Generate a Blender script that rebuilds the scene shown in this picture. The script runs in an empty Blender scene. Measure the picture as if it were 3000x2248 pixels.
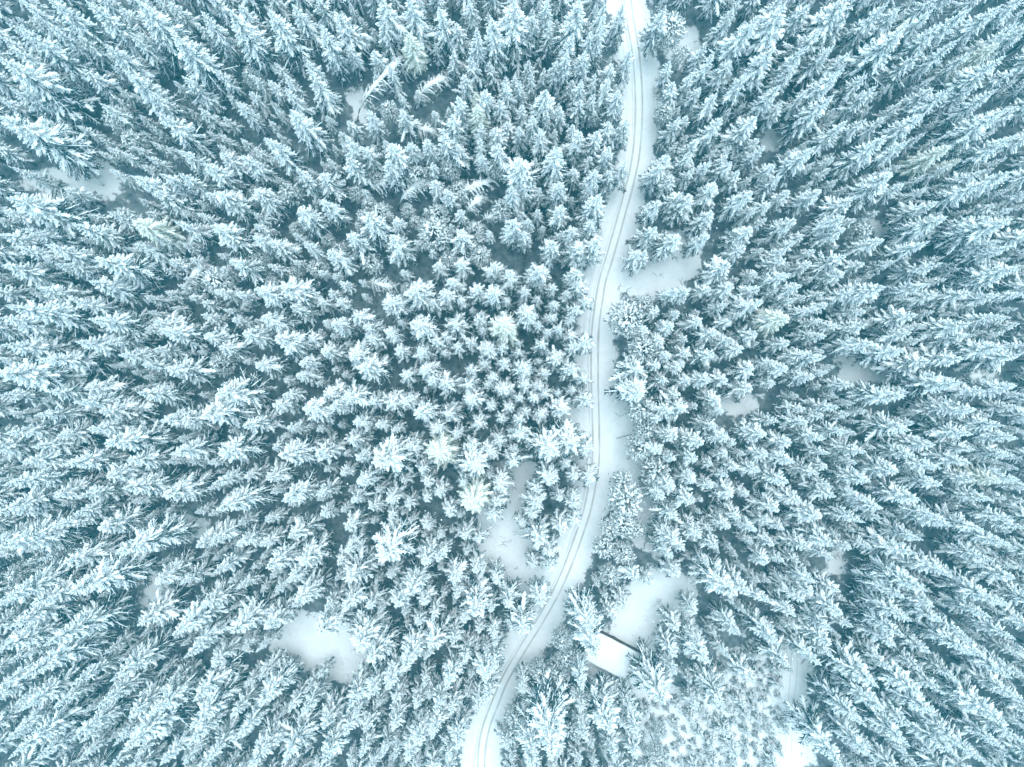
import bpy, math, random
import numpy as np
from mathutils import Vector

# ------------------------------------------------------------------ camera, sky, sun, exposure
sc = bpy.context.scene
H = 160.0                      # flying height of the camera above the snow
HFOV = math.radians(72.0)
PXW, PXH = 3000.0, 2248.0
S = 2 * math.tan(HFOV / 2) * H / PXW          # metres on the ground per photo pixel

cam_d = bpy.data.cameras.new("camera")
cam_d.sensor_width = 36.0
cam_d.lens = 18.0 / math.tan(HFOV / 2)
cam_d.clip_start = 0.5
cam_d.clip_end = 5000
cam = bpy.data.objects.new("camera", cam_d)
cam.location = (0, 0, H)
cam.rotation_euler = (0, 0, 0)
sc.collection.objects.link(cam)
sc.camera = cam

SUN_EL, SUN_AZ = 70.0, 20.0
world = bpy.data.worlds.new("World")
sc.world = world
world.use_nodes = True
wn, wl = world.node_tree.nodes, world.node_tree.links
wn.clear()
sky = wn.new("ShaderNodeTexSky")
sky.sky_type = 'NISHITA'
sky.sun_disc = False
sky.sun_elevation = math.radians(SUN_EL)
sky.sun_rotation = math.radians(SUN_AZ)
sky.air_density = 1.0
sky.dust_density = 3.0
# an overcast lid: the clear sky is mixed with an even cloud tone
cloud = wn.new("ShaderNodeMix"); cloud.data_type = 'RGBA'
cloud.inputs[0].default_value = 0.72
cloud.inputs[7].default_value = (7.5, 9.0, 9.6, 1)
bg = wn.new("ShaderNodeBackground"); bg.inputs[1].default_value = 0.125
wo = wn.new("ShaderNodeOutputWorld")
wl.new(sky.outputs[0], cloud.inputs[6])
wl.new(cloud.outputs[2], bg.inputs[0])
wl.new(bg.outputs[0], wo.inputs[0])

sun_d = bpy.data.lights.new("sun", 'SUN')
sun_d.energy = 1.0
sun_d.angle = math.radians(60)
sun_d.color = (1.0, 0.985, 0.96)
sun = bpy.data.objects.new("sun", sun_d)
sun.rotation_euler = (math.radians(90 - SUN_EL), 0, math.radians(180 - SUN_AZ))
sc.collection.objects.link(sun)

sc.view_settings.view_transform = 'Standard'
sc.view_settings.look = 'None'
sc.view_settings.gamma = 1.0
sc.view_settings.use_curve_mapping = False
sc.view_settings.exposure = 1.22
sc.cycles.use_denoising = True
sc.cycles.use_adaptive_sampling = True
sc.cycles.adaptive_threshold = 0.02
sc.cycles.max_bounces = 4
sc.cycles.diffuse_bounces = 2
sc.cycles.glossy_bounces = 2

HAZE_COL, HAZE_D = (0.08, 0.70, 0.88, 1), 0.00095
sc.cycles.volume_bounces = 1

rng = np.random.default_rng(7)
random.seed(7)
COL = sc.collection

# ------------------------------------------------------------------ helpers
def px_at(px, py, h=0.0):
    """point of the place seen at photo pixel (px, py) when it stands h metres above the snow"""
    k = S * (H - h) / H
    return ((px - PXW / 2) * k, -(py - PXH / 2) * k)

def mesh_np(name, V, F, mats, midx=None, smooth=True):
    """V (n,3); F (m,4) quads, a repeated last index makes a triangle"""
    me = bpy.data.meshes.new(name)
    V = np.asarray(V, np.float32); F = np.asarray(F, np.int64)
    tri = F[:, 3] == F[:, 2]
    cnt = np.where(tri, 3, 4)
    start = np.concatenate([[0], np.cumsum(cnt)[:-1]])
    keep = np.ones(F.shape, bool); keep[tri, 3] = False
    loops = F[keep]
    me.vertices.add(len(V)); me.vertices.foreach_set("co", V.ravel())
    me.loops.add(len(loops)); me.loops.foreach_set("vertex_index", loops.astype(np.int32))
    me.polygons.add(len(F)); me.polygons.foreach_set("loop_start", start.astype(np.int32))
    for m in mats: me.materials.append(m)
    if midx is not None: me.polygons.foreach_set("material_index", np.asarray(midx, np.int32))
    me.polygons.foreach_set("use_smooth", np.full(len(F), smooth))
    me.update(calc_edges=True); me.validate()
    return me

def tube(P, W, T=None, sides=5, lift=None):
    """closed tube along the path P (n,3), half width W(n) sideways and half height T(n) upward"""
    P = np.asarray(P, float); n = len(P)
    W = np.broadcast_to(np.asarray(W, float), (n,)); T = W if T is None else np.broadcast_to(np.asarray(T, float), (n,))
    D = np.gradient(P, axis=0); D /= np.linalg.norm(D, axis=1)[:, None] + 1e-9
    up = np.where(np.abs(D[:, 2:3]) > 0.93, np.array([[1.0, 0, 0]]), np.array([[0, 0, 1.0]]))
    Sd = np.cross(D, up); Sd /= np.linalg.norm(Sd, axis=1)[:, None] + 1e-9
    U = np.cross(Sd, D)
    a = np.arange(sides) * 2 * math.pi / sides + math.pi / 2
    V = P[:, None, :] + Sd[:, None, :] * (np.cos(a)[None, :, None] * W[:, None, None]) + U[:, None, :] * (np.sin(a)[None, :, None] * T[:, None, None])
    if lift is not None: V[:, :, 2] += np.broadcast_to(lift, (n,))[:, None]
    V = V.reshape(-1, 3)
    i = np.arange(n - 1)[:, None] * sides; j = np.arange(sides)[None, :]; j2 = (j + 1) % sides
    F = np.stack([i + j, i + j2, i + sides + j2, i + sides + j], -1).reshape(-1, 4)
    return V, F

class Soup:
    def __init__(s): s.V = []; s.F = []; s.n = 0
    def add(s, VF):
        V, F = VF
        if len(V): s.V.append(np.asarray(V)); s.F.append(np.asarray(F) + s.n); s.n += len(V)
    def get(s):
        if not s.V: return np.zeros((0, 3)), np.zeros((0, 4), int)
        return np.concatenate(s.V), np.concatenate(s.F)

def xf(VF, scale, az, pitch, loc, roll=0.0):
    V, F = VF
    V = V * np.asarray(scale)
    if roll:
        c, s_ = math.cos(roll), math.sin(roll)
        V = np.stack([V[:, 0], V[:, 1] * c - V[:, 2] * s_, V[:, 1] * s_ + V[:, 2] * c], 1)
    c, s_ = math.cos(pitch), math.sin(pitch)
    V = np.stack([V[:, 0] * c - V[:, 2] * s_, V[:, 1], V[:, 0] * s_ + V[:, 2] * c], 1)
    c, s_ = math.cos(az), math.sin(az)
    V = np.stack([V[:, 0] * c - V[:, 1] * s_, V[:, 0] * s_ + V[:, 1] * c, V[:, 2]], 1)
    return V + np.asarray(loc), F

def link(name, data, parent=None):
    o = bpy.data.objects.new(name, data); COL.objects.link(o)
    if parent is not None: o.parent = parent
    return o

def tag(o, label, cat, group=None):
    o["label"] = label; o["category"] = cat
    if group: o["group"] = group
    return o

def structure(o, label=None):
    o["kind"] = "structure"
    if label: o["label"] = label
    return o

# ------------------------------------------------------------------ materials
def mat_new(name):
    m = bpy.data.materials.new(name); m.use_nodes = True
    nt = m.node_tree; b = nt.nodes["Principled BSDF"]
    return m, nt, b

def noise(nt, scale, detail=3, rough=0.55, obj=False, vec=None):
    n = nt.nodes.new("ShaderNodeTexNoise"); n.inputs["Scale"].default_value = scale
    n.inputs["Detail"].default_value = detail; n.inputs["Roughness"].default_value = rough
    if vec is None:
        g = nt.nodes.new("ShaderNodeNewGeometry"); vec = g.outputs["Position"]
    nt.links.new(vec, n.inputs["Vector"])
    return n.outputs["Fac"]

def ramp(nt, fac, stops):
    r = nt.nodes.new("ShaderNodeValToRGB"); e = r.color_ramp.elements
    e[0].position, e[0].color = stops[0][0], (*stops[0][1], 1)
    e[1].position, e[1].color = stops[-1][0], (*stops[-1][1], 1)
    for p, c in stops[1:-1]:
        x = e.new(p); x.color = (*c, 1)
    nt.links.new(fac, r.inputs[0])
    return r.outputs[0]

def bump(nt, b, fac, strength, dist):
    n = nt.nodes.new("ShaderNodeBump"); n.inputs["Strength"].default_value = strength
    n.inputs["Distance"].default_value = dist
    nt.links.new(fac, n.inputs["Height"]); nt.links.new(n.outputs[0], b.inputs["Normal"])

def simple_mottle(name, stops, scale, rough=0.8, bs=0.4, bd=0.05, detail=3):
    m, nt, b = mat_new(name)
    f = noise(nt, scale, detail)
    nt.links.new(ramp(nt, f, stops), b.inputs["Base Color"])
    b.inputs["Roughness"].default_value = rough
    b.inputs["Specular IOR Level"].default_value = 0.2
    if bs: bump(nt, b, f, bs, bd)
    return m

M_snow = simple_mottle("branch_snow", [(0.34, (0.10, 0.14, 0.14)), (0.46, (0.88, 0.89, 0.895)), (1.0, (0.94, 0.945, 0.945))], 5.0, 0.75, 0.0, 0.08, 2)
M_needle = simple_mottle("spruce_needles", [(0.42, (0.014, 0.038, 0.042)), (0.57, (0.042, 0.075, 0.080)), (0.74, (0.30, 0.36, 0.375))], 4.2, 0.8, 0.0, 0.06, 2)
M_snow_thin = simple_mottle("thin_frost", [(0.33, (0.38, 0.39, 0.28)), (0.44, (0.83, 0.83, 0.77)), (1.0, (0.91, 0.905, 0.86))], 6.0, 0.75, 0.0, 0.08, 2)
M_needle_y = simple_mottle("yellow_green_needles", [(0.32, (0.15, 0.155, 0.065)), (0.46, (0.38, 0.385, 0.25)), (0.62, (0.72, 0.72, 0.66))], 4.2, 0.8, 0.0, 0.06, 2)
M_needle_p = simple_mottle("pine_needles", [(0.36, (0.035, 0.055, 0.050)), (0.50, (0.12, 0.15, 0.14)), (0.62, (0.52, 0.55, 0.55))], 3.4, 0.8, 0.0, 0.06, 2)
M_twig = simple_mottle("frosted_twigs", [(0.35, (0.10, 0.085, 0.075)), (0.55, (0.40, 0.41, 0.41)), (0.7, (0.66, 0.68, 0.68))], 5.0, 0.8, 0.3, 0.03)
M_bark = simple_mottle("bark", [(0.3, (0.050, 0.042, 0.038)), (0.7, (0.13, 0.11, 0.10))], 6.0, 0.9, 0.6, 0.05)
M_wood = simple_mottle("weathered_boards", [(0.3, (0.07, 0.045, 0.032)), (0.7, (0.17, 0.11, 0.08))], 9.0, 0.85, 0.3, 0.02)
M_roof_snow = simple_mottle("roof_snow", [(0.3, (0.84, 0.86, 0.87)), (0.7, (0.88, 0.89, 0.90))], 1.2, 0.7, 0.15, 0.05)
M_iron = simple_mottle("dark_iron", [(0.3, (0.06, 0.06, 0.06)), (0.7, (0.12, 0.11, 0.10))], 20.0, 0.6, 0.0, 0.01)
M_flake = simple_mottle("snowflake", [(0.3, (0.85, 0.87, 0.88)), (0.7, (0.9, 0.9, 0.9))], 2.0, 0.8, 0.0, 0.01)

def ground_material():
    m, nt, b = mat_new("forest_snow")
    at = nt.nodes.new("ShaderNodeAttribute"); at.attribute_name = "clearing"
    litter_and_shade = ramp(nt, noise(nt, 0.55, 6, 0.62), [(0.30, (0.06, 0.075, 0.08)), (0.45, (0.15, 0.17, 0.18)), (0.66, (0.28, 0.305, 0.315))])  # littered snow, darkened and blued: shade under the trees painted into the colour
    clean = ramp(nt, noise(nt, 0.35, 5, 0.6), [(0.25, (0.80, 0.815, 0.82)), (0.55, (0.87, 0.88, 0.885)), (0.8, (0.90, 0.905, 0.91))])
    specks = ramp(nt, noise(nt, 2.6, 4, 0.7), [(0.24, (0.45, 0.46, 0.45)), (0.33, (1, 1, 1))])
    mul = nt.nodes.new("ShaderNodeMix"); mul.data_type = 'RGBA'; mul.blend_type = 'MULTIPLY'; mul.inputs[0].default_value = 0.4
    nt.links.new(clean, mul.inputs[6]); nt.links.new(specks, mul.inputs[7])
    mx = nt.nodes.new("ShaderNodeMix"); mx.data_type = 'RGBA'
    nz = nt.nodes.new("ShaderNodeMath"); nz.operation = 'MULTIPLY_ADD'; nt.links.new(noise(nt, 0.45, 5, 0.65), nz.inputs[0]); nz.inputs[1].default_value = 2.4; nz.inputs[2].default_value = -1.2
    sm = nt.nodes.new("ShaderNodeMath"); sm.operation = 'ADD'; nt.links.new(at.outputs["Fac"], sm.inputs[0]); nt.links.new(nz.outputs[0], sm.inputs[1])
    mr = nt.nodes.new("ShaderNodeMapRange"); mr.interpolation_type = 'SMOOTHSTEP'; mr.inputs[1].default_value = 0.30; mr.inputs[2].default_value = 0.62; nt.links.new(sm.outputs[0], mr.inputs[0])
    nt.links.new(mr.outputs[0], mx.inputs[0]); nt.links.new(litter_and_shade, mx.inputs[6]); nt.links.new(mul.outputs[2], mx.inputs[7])
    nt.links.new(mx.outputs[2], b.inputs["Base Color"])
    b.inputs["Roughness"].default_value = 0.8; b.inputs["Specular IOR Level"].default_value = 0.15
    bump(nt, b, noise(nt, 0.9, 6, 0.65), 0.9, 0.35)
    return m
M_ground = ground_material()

def road_material():
    m, nt, b = mat_new("packed_snow")
    f = noise(nt, 0.8, 6, 0.65)
    nt.links.new(ramp(nt, f, [(0.3, (0.78, 0.79, 0.80)), (0.6, (0.86, 0.865, 0.87))]), b.inputs["Base Color"])
    b.inputs["Roughness"].default_value = 0.7; b.inputs["Specular IOR Level"].default_value = 0.2
    bump(nt, b, noise(nt, 2.2, 5, 0.6), 0.5, 0.12)
    return m
M_road = road_material()
M_rut = simple_mottle("rut_slush", [(0.25, (0.42, 0.385, 0.35)), (0.5, (0.54, 0.525, 0.51)), (0.75, (0.70, 0.705, 0.71))], 0.22, 0.6, 0.2, 0.03, 5)
M_rut_faint = simple_mottle("old_rut", [(0.3, (0.60, 0.61, 0.615)), (0.7, (0.74, 0.75, 0.76))], 0.3, 0.7, 0.2, 0.03, 5)

# ------------------------------------------------------------------ layout of the place (photo pixels, ground level)
ROAD = [(1822, -260), (1826, -120), (1834, -40), (1843, 40), (1854, 105), (1862, 149), (1869, 226), (1872, 317), (1868, 407), (1859, 479), (1839, 565),
        (1810, 669), (1785, 757), (1765, 822), (1753, 892), (1745, 954), (1742, 1026), (1742, 1107), (1744, 1193), (1746, 1266),
        (1746, 1338), (1742, 1383), (1729, 1453), (1718, 1503), (1697, 1566), (1676, 1625), (1653, 1683), (1624, 1744), (1583, 1817),
        (1520, 1919), (1477, 1995), (1448, 2066), (1425, 2127), (1412, 2192), (1410, 2260), (1415, 2360), (1430, 2500)]
def spline(pts, step):
    P = np.array(pts, float)
    out = []
    for i in range(len(P) - 1):
        p0 = P[max(i - 1, 0)]; p1 = P[i]; p2 = P[i + 1]; p3 = P[min(i + 2, len(P) - 1)]
        n = max(2, int(np.linalg.norm(p2 - p1) / step))
        for t in np.arange(n) / n:
            out.append(0.5 * ((2 * p1) + (-p0 + p2) * t + (2 * p0 - 5 * p1 + 4 * p2 - p3) * t * t + (-p0 + 3 * p1 - 3 * p2 + p3) * t ** 3))
    out.append(P[-1])
    return np.array(out)
road_px = spline(ROAD, 12)
# smooth the centre line a little
for _ in range(3):
    road_px[1:-1] = (road_px[:-2] + 2 * road_px[1:-1] + road_px[2:]) / 4
road_w = np.array([px_at(*p) for p in road_px])

PATH = [(2330, 1900), (2325, 1990), (2318, 2060), (2312, 2140), (2312, 2220), (2318, 2300), (2330, 2440)]
path_px = spline(PATH, 14); path_w = np.array([px_at(*p) for p in path_px])

Z = 2212 / 3000.0
CLEAR = [[(60, 395), (110, 360), (215, 355), (245, 400), (240, 445), (190, 430), (130, 425)],
         [(590, 1375), (640, 1330), (720, 1335), (790, 1390), (785, 1450), (720, 1480), (640, 1440)],
         [(1060, 1010), (1140, 1000), (1165, 1060), (1150, 1120), (1190, 1200), (1185, 1270), (1090, 1280), (1040, 1200), (1050, 1120)],
         [(1370, 530), (1440, 520), (1520, 540), (1500, 600), (1440, 650), (1370, 650), (1330, 620)],
         [(1290, 660), (1340, 660), (1330, 740), (1325, 800), (1370, 880), (1395, 960), (1405, 1040), (1420, 1120), (1410, 1180), (1380, 1180), (1360, 1080), (1300, 1080), (1290, 950)],
         [(1555, 880), (1600, 835), (1650, 845), (1645, 890), (1590, 920)],
         [(1800, 775), (1860, 765), (1930, 780), (2000, 800), (1960, 825), (1850, 830)],
         [(2080, 805), (2150, 800), (2160, 825), (2090, 830)],
         [(1320, 1330), (1360, 1260), (1430, 1230), (1500, 1250), (1480, 1310), (1500, 1380), (1440, 1410), (1340, 1380)],
         [(1270, 1440), (1300, 1380), (1420, 1400), (1440, 1450), (1460, 1520), (1450, 1580), (1380, 1530), (1290, 1480)],
         [(1400, 1560), (1480, 1500), (1560, 1420), (1640, 1400), (1740, 1430), (1745, 1700), (1400, 1700), (1380, 1620)],
         [(1470, 60), (1500, 60), (1510, 110), (1470, 140), (1440, 120)],
         [(1640, 290), (1690, 280), (1700, 325), (1650, 330)], [(1860, 480), (1930, 470), (1930, 500), (1870, 510)],
         [(300, 1265), (350, 1250), (360, 1290), (310, 1310)], [(395, 1130), (440, 1120), (440, 1170), (400, 1180)],
         [(1800, 1180), (1830, 1190), (1820, 1260), (1795, 1250)], [(760, 190), (800, 190), (800, 260), (765, 260)],
         [(1220, 880), (1275, 880), (1275, 1000), (1220, 960)], [(1330, 380), (1390, 330), (1390, 500), (1310, 520)],
         [(500, 1380), (560, 1370), (590, 1400), (520, 1420)]]
CLEAR = [np.array([(x / Z, y / Z) for x, y in poly]) for poly in CLEAR]

def in_poly(poly, X, Y):
    inside = np.zeros(X.shape, bool)
    n = len(poly)
    for i in range(n):
        x1, y1 = poly[i]; x2, y2 = poly[(i + 1) % n]
        c = ((y1 > Y) != (y2 > Y)) & (X < (x2 - x1) * (Y - y1) / (y2 - y1 + 1e-9) + x1)
        inside ^= c
    return inside

def seg_dist(line, X, Y):
    d = np.full(X.shape, 1e9); sgn = np.zeros(X.shape)
    for (x1, y1), (x2, y2) in zip(line[:-1], line[1:]):
        dx, dy = x2 - x1, y2 - y1; L = dx * dx + dy * dy + 1e-9
        t = np.clip(((X - x1) * dx + (Y - y1) * dy) / L, 0, 1)
        e = np.hypot(X - x1 - t * dx, Y - y1 - t * dy)
        m = e < d
        sgn = np.where(m, np.sign(dx * (Y - y1) - dy * (X - x1)), sgn); d = np.where(m, e, d)
    return d, sgn

def value_noise(X, Y, scale, seed):
    r = np.random.default_rng(seed); G = r.random((64, 64))
    x = X / scale; y = Y / scale; xi = np.floor(x).astype(int); yi = np.floor(y).astype(int); fx = x - xi; fy = y - yi
    fx = fx * fx * (3 - 2 * fx); fy = fy * fy * (3 - 2 * fy)
    g = lambda a, b_: G[a % 64, b_ % 64]
    return (g(xi, yi) * (1 - fx) + g(xi + 1, yi) * fx) * (1 - fy) + (g(xi, yi + 1) * (1 - fx) + g(xi + 1, yi + 1) * fx) * fy

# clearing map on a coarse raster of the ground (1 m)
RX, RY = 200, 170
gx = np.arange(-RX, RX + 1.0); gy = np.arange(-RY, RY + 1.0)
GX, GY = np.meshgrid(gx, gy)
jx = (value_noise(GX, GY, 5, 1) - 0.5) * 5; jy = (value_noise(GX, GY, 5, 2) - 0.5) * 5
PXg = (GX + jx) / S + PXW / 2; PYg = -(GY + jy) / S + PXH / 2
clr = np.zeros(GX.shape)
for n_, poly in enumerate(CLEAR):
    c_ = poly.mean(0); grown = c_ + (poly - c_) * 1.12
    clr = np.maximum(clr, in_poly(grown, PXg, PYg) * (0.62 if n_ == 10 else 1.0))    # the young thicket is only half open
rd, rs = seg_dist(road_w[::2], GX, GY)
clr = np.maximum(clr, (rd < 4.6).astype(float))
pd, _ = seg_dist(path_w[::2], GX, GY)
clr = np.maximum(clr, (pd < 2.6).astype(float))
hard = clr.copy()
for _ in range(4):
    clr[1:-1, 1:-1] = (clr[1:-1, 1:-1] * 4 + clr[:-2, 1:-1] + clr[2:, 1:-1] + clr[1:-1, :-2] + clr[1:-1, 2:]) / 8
def sample(R, x, y):
    x = np.clip(np.asarray(x) + RX, 0, 2 * RX - 1.001); y = np.clip(np.asarray(y) + RY, 0, 2 * RY - 1.001)
    xi = x.astype(int); yi = y.astype(int); fx = x - xi; fy = y - yi
    return (R[yi, xi] * (1 - fx) + R[yi, xi + 1] * fx) * (1 - fy) + (R[yi + 1, xi] * (1 - fx) + R[yi + 1, xi + 1] * fx) * fy

def ground_z(X, Y):
    d1 = sample(rd, X, Y); d2 = sample(pd, X, Y)
    flat = np.clip((np.minimum(d1 - 3.4, d2 - 1.6)) / 3.0, 0, 1)
    z = (value_noise(X, Y, 9, 3) - 0.5) * 0.7 + (value_noise(X, Y, 2.6, 4) - 0.5) * 0.22
    edge = np.exp(-((d1 - 4.0) / 0.7) ** 2) * 0.22
    return z * flat + edge - 0.05

# ------------------------------------------------------------------ ground, road, side path
dense = np.arange(-150, 150.01, 0.8); dense_y = np.arange(-118, 118.01, 0.8)
far = np.array([165, 190, 240, 330, 450, 600.0])
ax = np.concatenate([-far[::-1], dense, far]); ay = np.concatenate([-far[::-1], dense_y, far])
AX, AY = np.meshgrid(ax, ay)
AZ = ground_z(AX, AY)
V = np.stack([AX, AY, AZ], -1).reshape(-1, 3)
nx, ny = len(ax), len(ay)
i = (np.arange(ny - 1)[:, None] * nx + np.arange(nx - 1)[None, :]).ravel()
F = np.stack([i, i + 1, i + nx + 1, i + nx], 1)
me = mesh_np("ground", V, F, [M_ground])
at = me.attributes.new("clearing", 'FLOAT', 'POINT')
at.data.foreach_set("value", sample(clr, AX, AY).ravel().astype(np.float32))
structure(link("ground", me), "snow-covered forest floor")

def strip(name, line, prof, mats, seed, wob=0.25):
    """road sheet: prof = [(offset m, height m, material index of the face to the next point)]"""
    L = np.asarray(line); D = np.gradient(L, axis=0); D /= np.linalg.norm(D, axis=1)[:, None]
    N = np.stack([-D[:, 1], D[:, 0]], 1)          # left of travel
    r = np.random.default_rng(seed); n = len(L); m = len(prof)
    V = np.zeros((n, m, 3)); mi = []
    s_ = np.arange(n)
    for j, (o, h, k) in enumerate(prof):
        edge = 1.0 if j in (0, m - 1) else (0.12 if abs(o) < 1.4 else 0.5)
        w = wob * edge * (np.interp(s_, np.arange(0, n + 8, 4), r.normal(size=len(np.arange(0, n + 8, 4)))))
        V[:, j, :2] = L + N * (o + w)[:, None]
        V[:, j, 2] = h + (0.02 * r.normal(size=n) if edge > 0.2 else 0)
    i = np.arange(n - 1)[:, None] * m + np.arange(m - 1)[None, :]
    F = np.stack([i, i + m, i + m + 1, i + 1], -1).reshape(-1, 4)
    mi = np.tile(np.array([p[2] for p in prof[:-1]]), n - 1)
    return link(name, mesh_np(name, V.reshape(-1, 3), F, mats, mi))
g = 0.78                                             # half track width
prof = [(-4.3, -0.02, 0), (-3.6, 0.10, 0), (-2.7, 0.07, 0), (-2.0, 0.05, 0), (-1.2, 0.05, 0), (-g - 0.21, 0.045, 1), (-g, 0.005, 1), (-g + 0.21, 0.045, 0), (-0.3, 0.06, 0),
        (0.3, 0.06, 0), (g - 0.21, 0.045, 1), (g, 0.005, 1), (g + 0.21, 0.045, 0), (1.25, 0.05, 2), (1.45, 0.03, 0), (1.9, 0.06, 0), (2.5, 0.10, 0), (2.9, -0.02, 0)]
prof = [(-o, h, k) for o, h, k in prof]
# travel is down the photo: positive offset is the east side
prof = sorted(prof)
mids = []
for a_, b_ in zip(prof[:-1], prof[1:]):
    c = (a_[0] + b_[0]) / 2
    k = 1 if abs(abs(c) - g) < 0.2 else (2 if abs(c + 1.35) < 0.11 else 0)
    mids.append((a_[0], a_[1], k))
mids.append((prof[-1][0], prof[-1][1], 0))
road = structure(strip("road", road_w[:, :], mids, [M_road, M_rut, M_rut_faint], 5), "snowy forest road with two tyre ruts")
pprof = [(-2.4, -0.03, 0), (-1.8, 0.06, 0), (-0.9, 0.05, 1), (-0.65, 0.02, 0), (-0.3, 0.05, 0), (0.5, 0.05, 1), (0.75, 0.02, 0), (1.5, 0.06, 0), (2.2, -0.03, 0)]
structure(strip("path", path_w, pprof, [M_road, M_rut_faint], 6), "faint snowy track through young trees")

# ------------------------------------------------------------------ branch templates (unit length along +x)
def branch_template(seed, snow, droop, fat=1.0, sides_n=6):
    r = np.random.default_rng(seed)
    nd, sn = Soup(), Soup()
    t = np.linspace(0, 1, 7)
    bend = r.normal() * 0.06
    P = np.stack([t, bend * np.sin(t * 3), 0.10 * t - droop * t ** 2], 1)
    prof_ = np.sin((0.06 + 0.88 * t ** 1.25) * math.pi) ** 0.6
    nd.add(tube(P, 0.055 * fat * prof_ + 0.004, 0.03 * prof_ + 0.004, 4, lift=-0.012))
    w = 0.072 * fat * snow * prof_ * (1 + 0.30 * r.normal(size=7)).clip(0.4, 1.6)
    w[-1] = 0.030 * fat * snow; w[0] *= 0.6
    sn.add(tube(P, w, w * 0.75, 6, lift=0.018 * snow))
    for k in range(sides_n):
        for sg in (-1, 1):
            u = 0.16 + 0.80 * (k + 0.5 * r.random()) / sides_n
            b0 = np.array([np.interp(u, t, P[:, 0]), np.interp(u, t, P[:, 1]), np.interp(u, t, P[:, 2])])
            ln = (0.085 + 0.15 * abs(math.sin(min(1, u * 1.05) * math.pi)) ** 0.8) * (0.7 + 0.6 * r.random()) * fat
            an = sg * math.radians(38 + 22 * r.random())
            q = np.linspace(0, 1, 3)
            tw = np.stack([b0[0] + q * ln * math.cos(an), b0[1] + q * ln * math.sin(an), b0[2] - q ** 1.5 * ln * (0.25 + 0.5 * r.random())], 1)
            pr = np.array([0.6, 1.0, 0.12])
            nd.add(tube(tw, 0.030 * fat * pr, 0.024 * pr, 3, lift=-0.012))
            if r.random() < 0.62 * snow + 0.2:
                ws = 0.038 * fat * snow * pr * (0.6 + 0.8 * r.random())
                sn.add(tube(tw, ws, ws * 0.8, 4, lift=0.012))
    return nd.get(), sn.get()

TEMPL = {}
for lvl, sn_ in enumerate((0.34, 0.78, 1.15)):
    TEMPL[lvl] = [branch_template(100 * lvl + s_, sn_, d, f) for s_, (d, f) in enumerate([(0.16, 1.0), (0.26, 1.1), (0.34, 0.9), (0.22, 1.25), (0.30, 1.05), (0.20, 0.85)])]

PTEMPL = {}
for lvl, sn_ in enumerate((0.5, 0.85, 1.1)):
    PTEMPL[lvl] = [branch_template(900 + 10 * lvl + s_, sn_, d, f, 2) for s_, (d, f) in enumerate([(0.16, 1.3), (0.26, 1.5), (0.34, 1.2), (0.22, 1.6), (0.30, 1.4), (0.20, 1.2)])]

def spruce_mesh(name, seed, height, rmax, crown=0.7, snow_bias=0.0, shape=0.8, mats=None, dens=1.0, ragged=0.2):
    """returns trunk, crown and snow meshes of one spruce standing at the origin"""
    r = np.random.default_rng(seed)
    mb, mn, ms = mats
    tr, nd, sn = Soup(), Soup(), Soup()
    lean = r.normal(size=2) * 0.012 * height
    zz = np.linspace(0, 1, 9)
    C = np.stack([lean[0] * zz ** 2, lean[1] * zz ** 2, zz * height], 1)
    r0 = 0.0085 * height + 0.05
    tr.add(tube(C, r0 * (1 - zz) ** 0.8 + 0.02, None, 8))
    at_z = lambda z: np.array([np.interp(z, C[:, 2], C[:, 0]), np.interp(z, C[:, 2], C[:, 1]), z])
    Lc = crown * height
    d = 0.25
    k = 0
    while d < Lc:
        f = d / Lc
        R = rmax * (f ** shape) * (1.0 if f < 0.82 else 1.0 - 0.9 * (f - 0.82)) + 0.12
        nb = int(round((4.0 + 2.2 * min(1, f * 2.2)) * dens))
        a0 = r.random() * 6.283
        for j in range(nb):
            az = a0 + j * 6.283 / nb + r.normal() * 0.16
            ln = R * (1 + ragged * r.normal()) * (1.12 if r.random() < 0.12 else 1.0)
            ln = max(0.2, ln)
            pitch = math.radians(48 * (1 - f) ** 3.0 + 4 - 24 * f + r.normal() * 6)
            lv = 2 if r.random() < 0.95 - 0.95 * f + snow_bias else (1 if r.random() < 0.80 - 0.5 * f + snow_bias else 0)
            nV, sV = TEMPL[lv][r.integers(6)]
            wd = (0.85 + 0.3 * r.random()) * (1.25 if ln < 0.8 else 1.0) * (1.22 - 0.3 * min(1, ln / 3.2))
            loc = at_z(height - d + r.normal() * 0.08)
            sc_ = (ln, ln * wd, ln * (0.9 + 0.3 * r.random()))
            rl = r.normal() * 0.2
            nd.add(xf(nV, sc_, az, pitch, loc, rl)); sn.add(xf(sV, sc_, az, pitch, loc, rl))
        k += 1
        d += (0.29 + 0.38 * min(1, f * 1.6)) * (0.7 + 0.018 * height) * (0.85 + 0.3 * r.random())
    # leader with its snow plume
    top = np.array([[C[-1, 0], C[-1, 1], height - 0.8], [C[-1, 0], C[-1, 1], height - 0.2], [C[-1, 0] + 0.05, C[-1, 1], height + 0.35]])
    nd.add(tube(top, [0.06, 0.09, 0.01], None, 4)); sn.add(tube(top + [0.03, 0, 0.05], [0.10, 0.15, 0.02], None, 5))
    # dead twigs on the bare stem
    for _ in range(int(10 * (1 - crown) * 3)):
        z = height * (0.12 + (1 - crown) * r.random() * 0.95); a = r.random() * 6.283; ln = 0.5 + r.random() * 0.9
        q = np.linspace(0, 1, 3)[:, None]
        tr.add(tube(at_z(z) + q * np.array([[math.cos(a) * ln, math.sin(a) * ln, -0.15 * ln]]), [0.025, 0.018, 0.004], None, 3))
    return (mesh_np(name + "_trunk", *tr.get(), [mb]), mesh_np(name + "_crown", *nd.get(), [mn]), mesh_np(name + "_snow", *sn.get(), [ms]))

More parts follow.
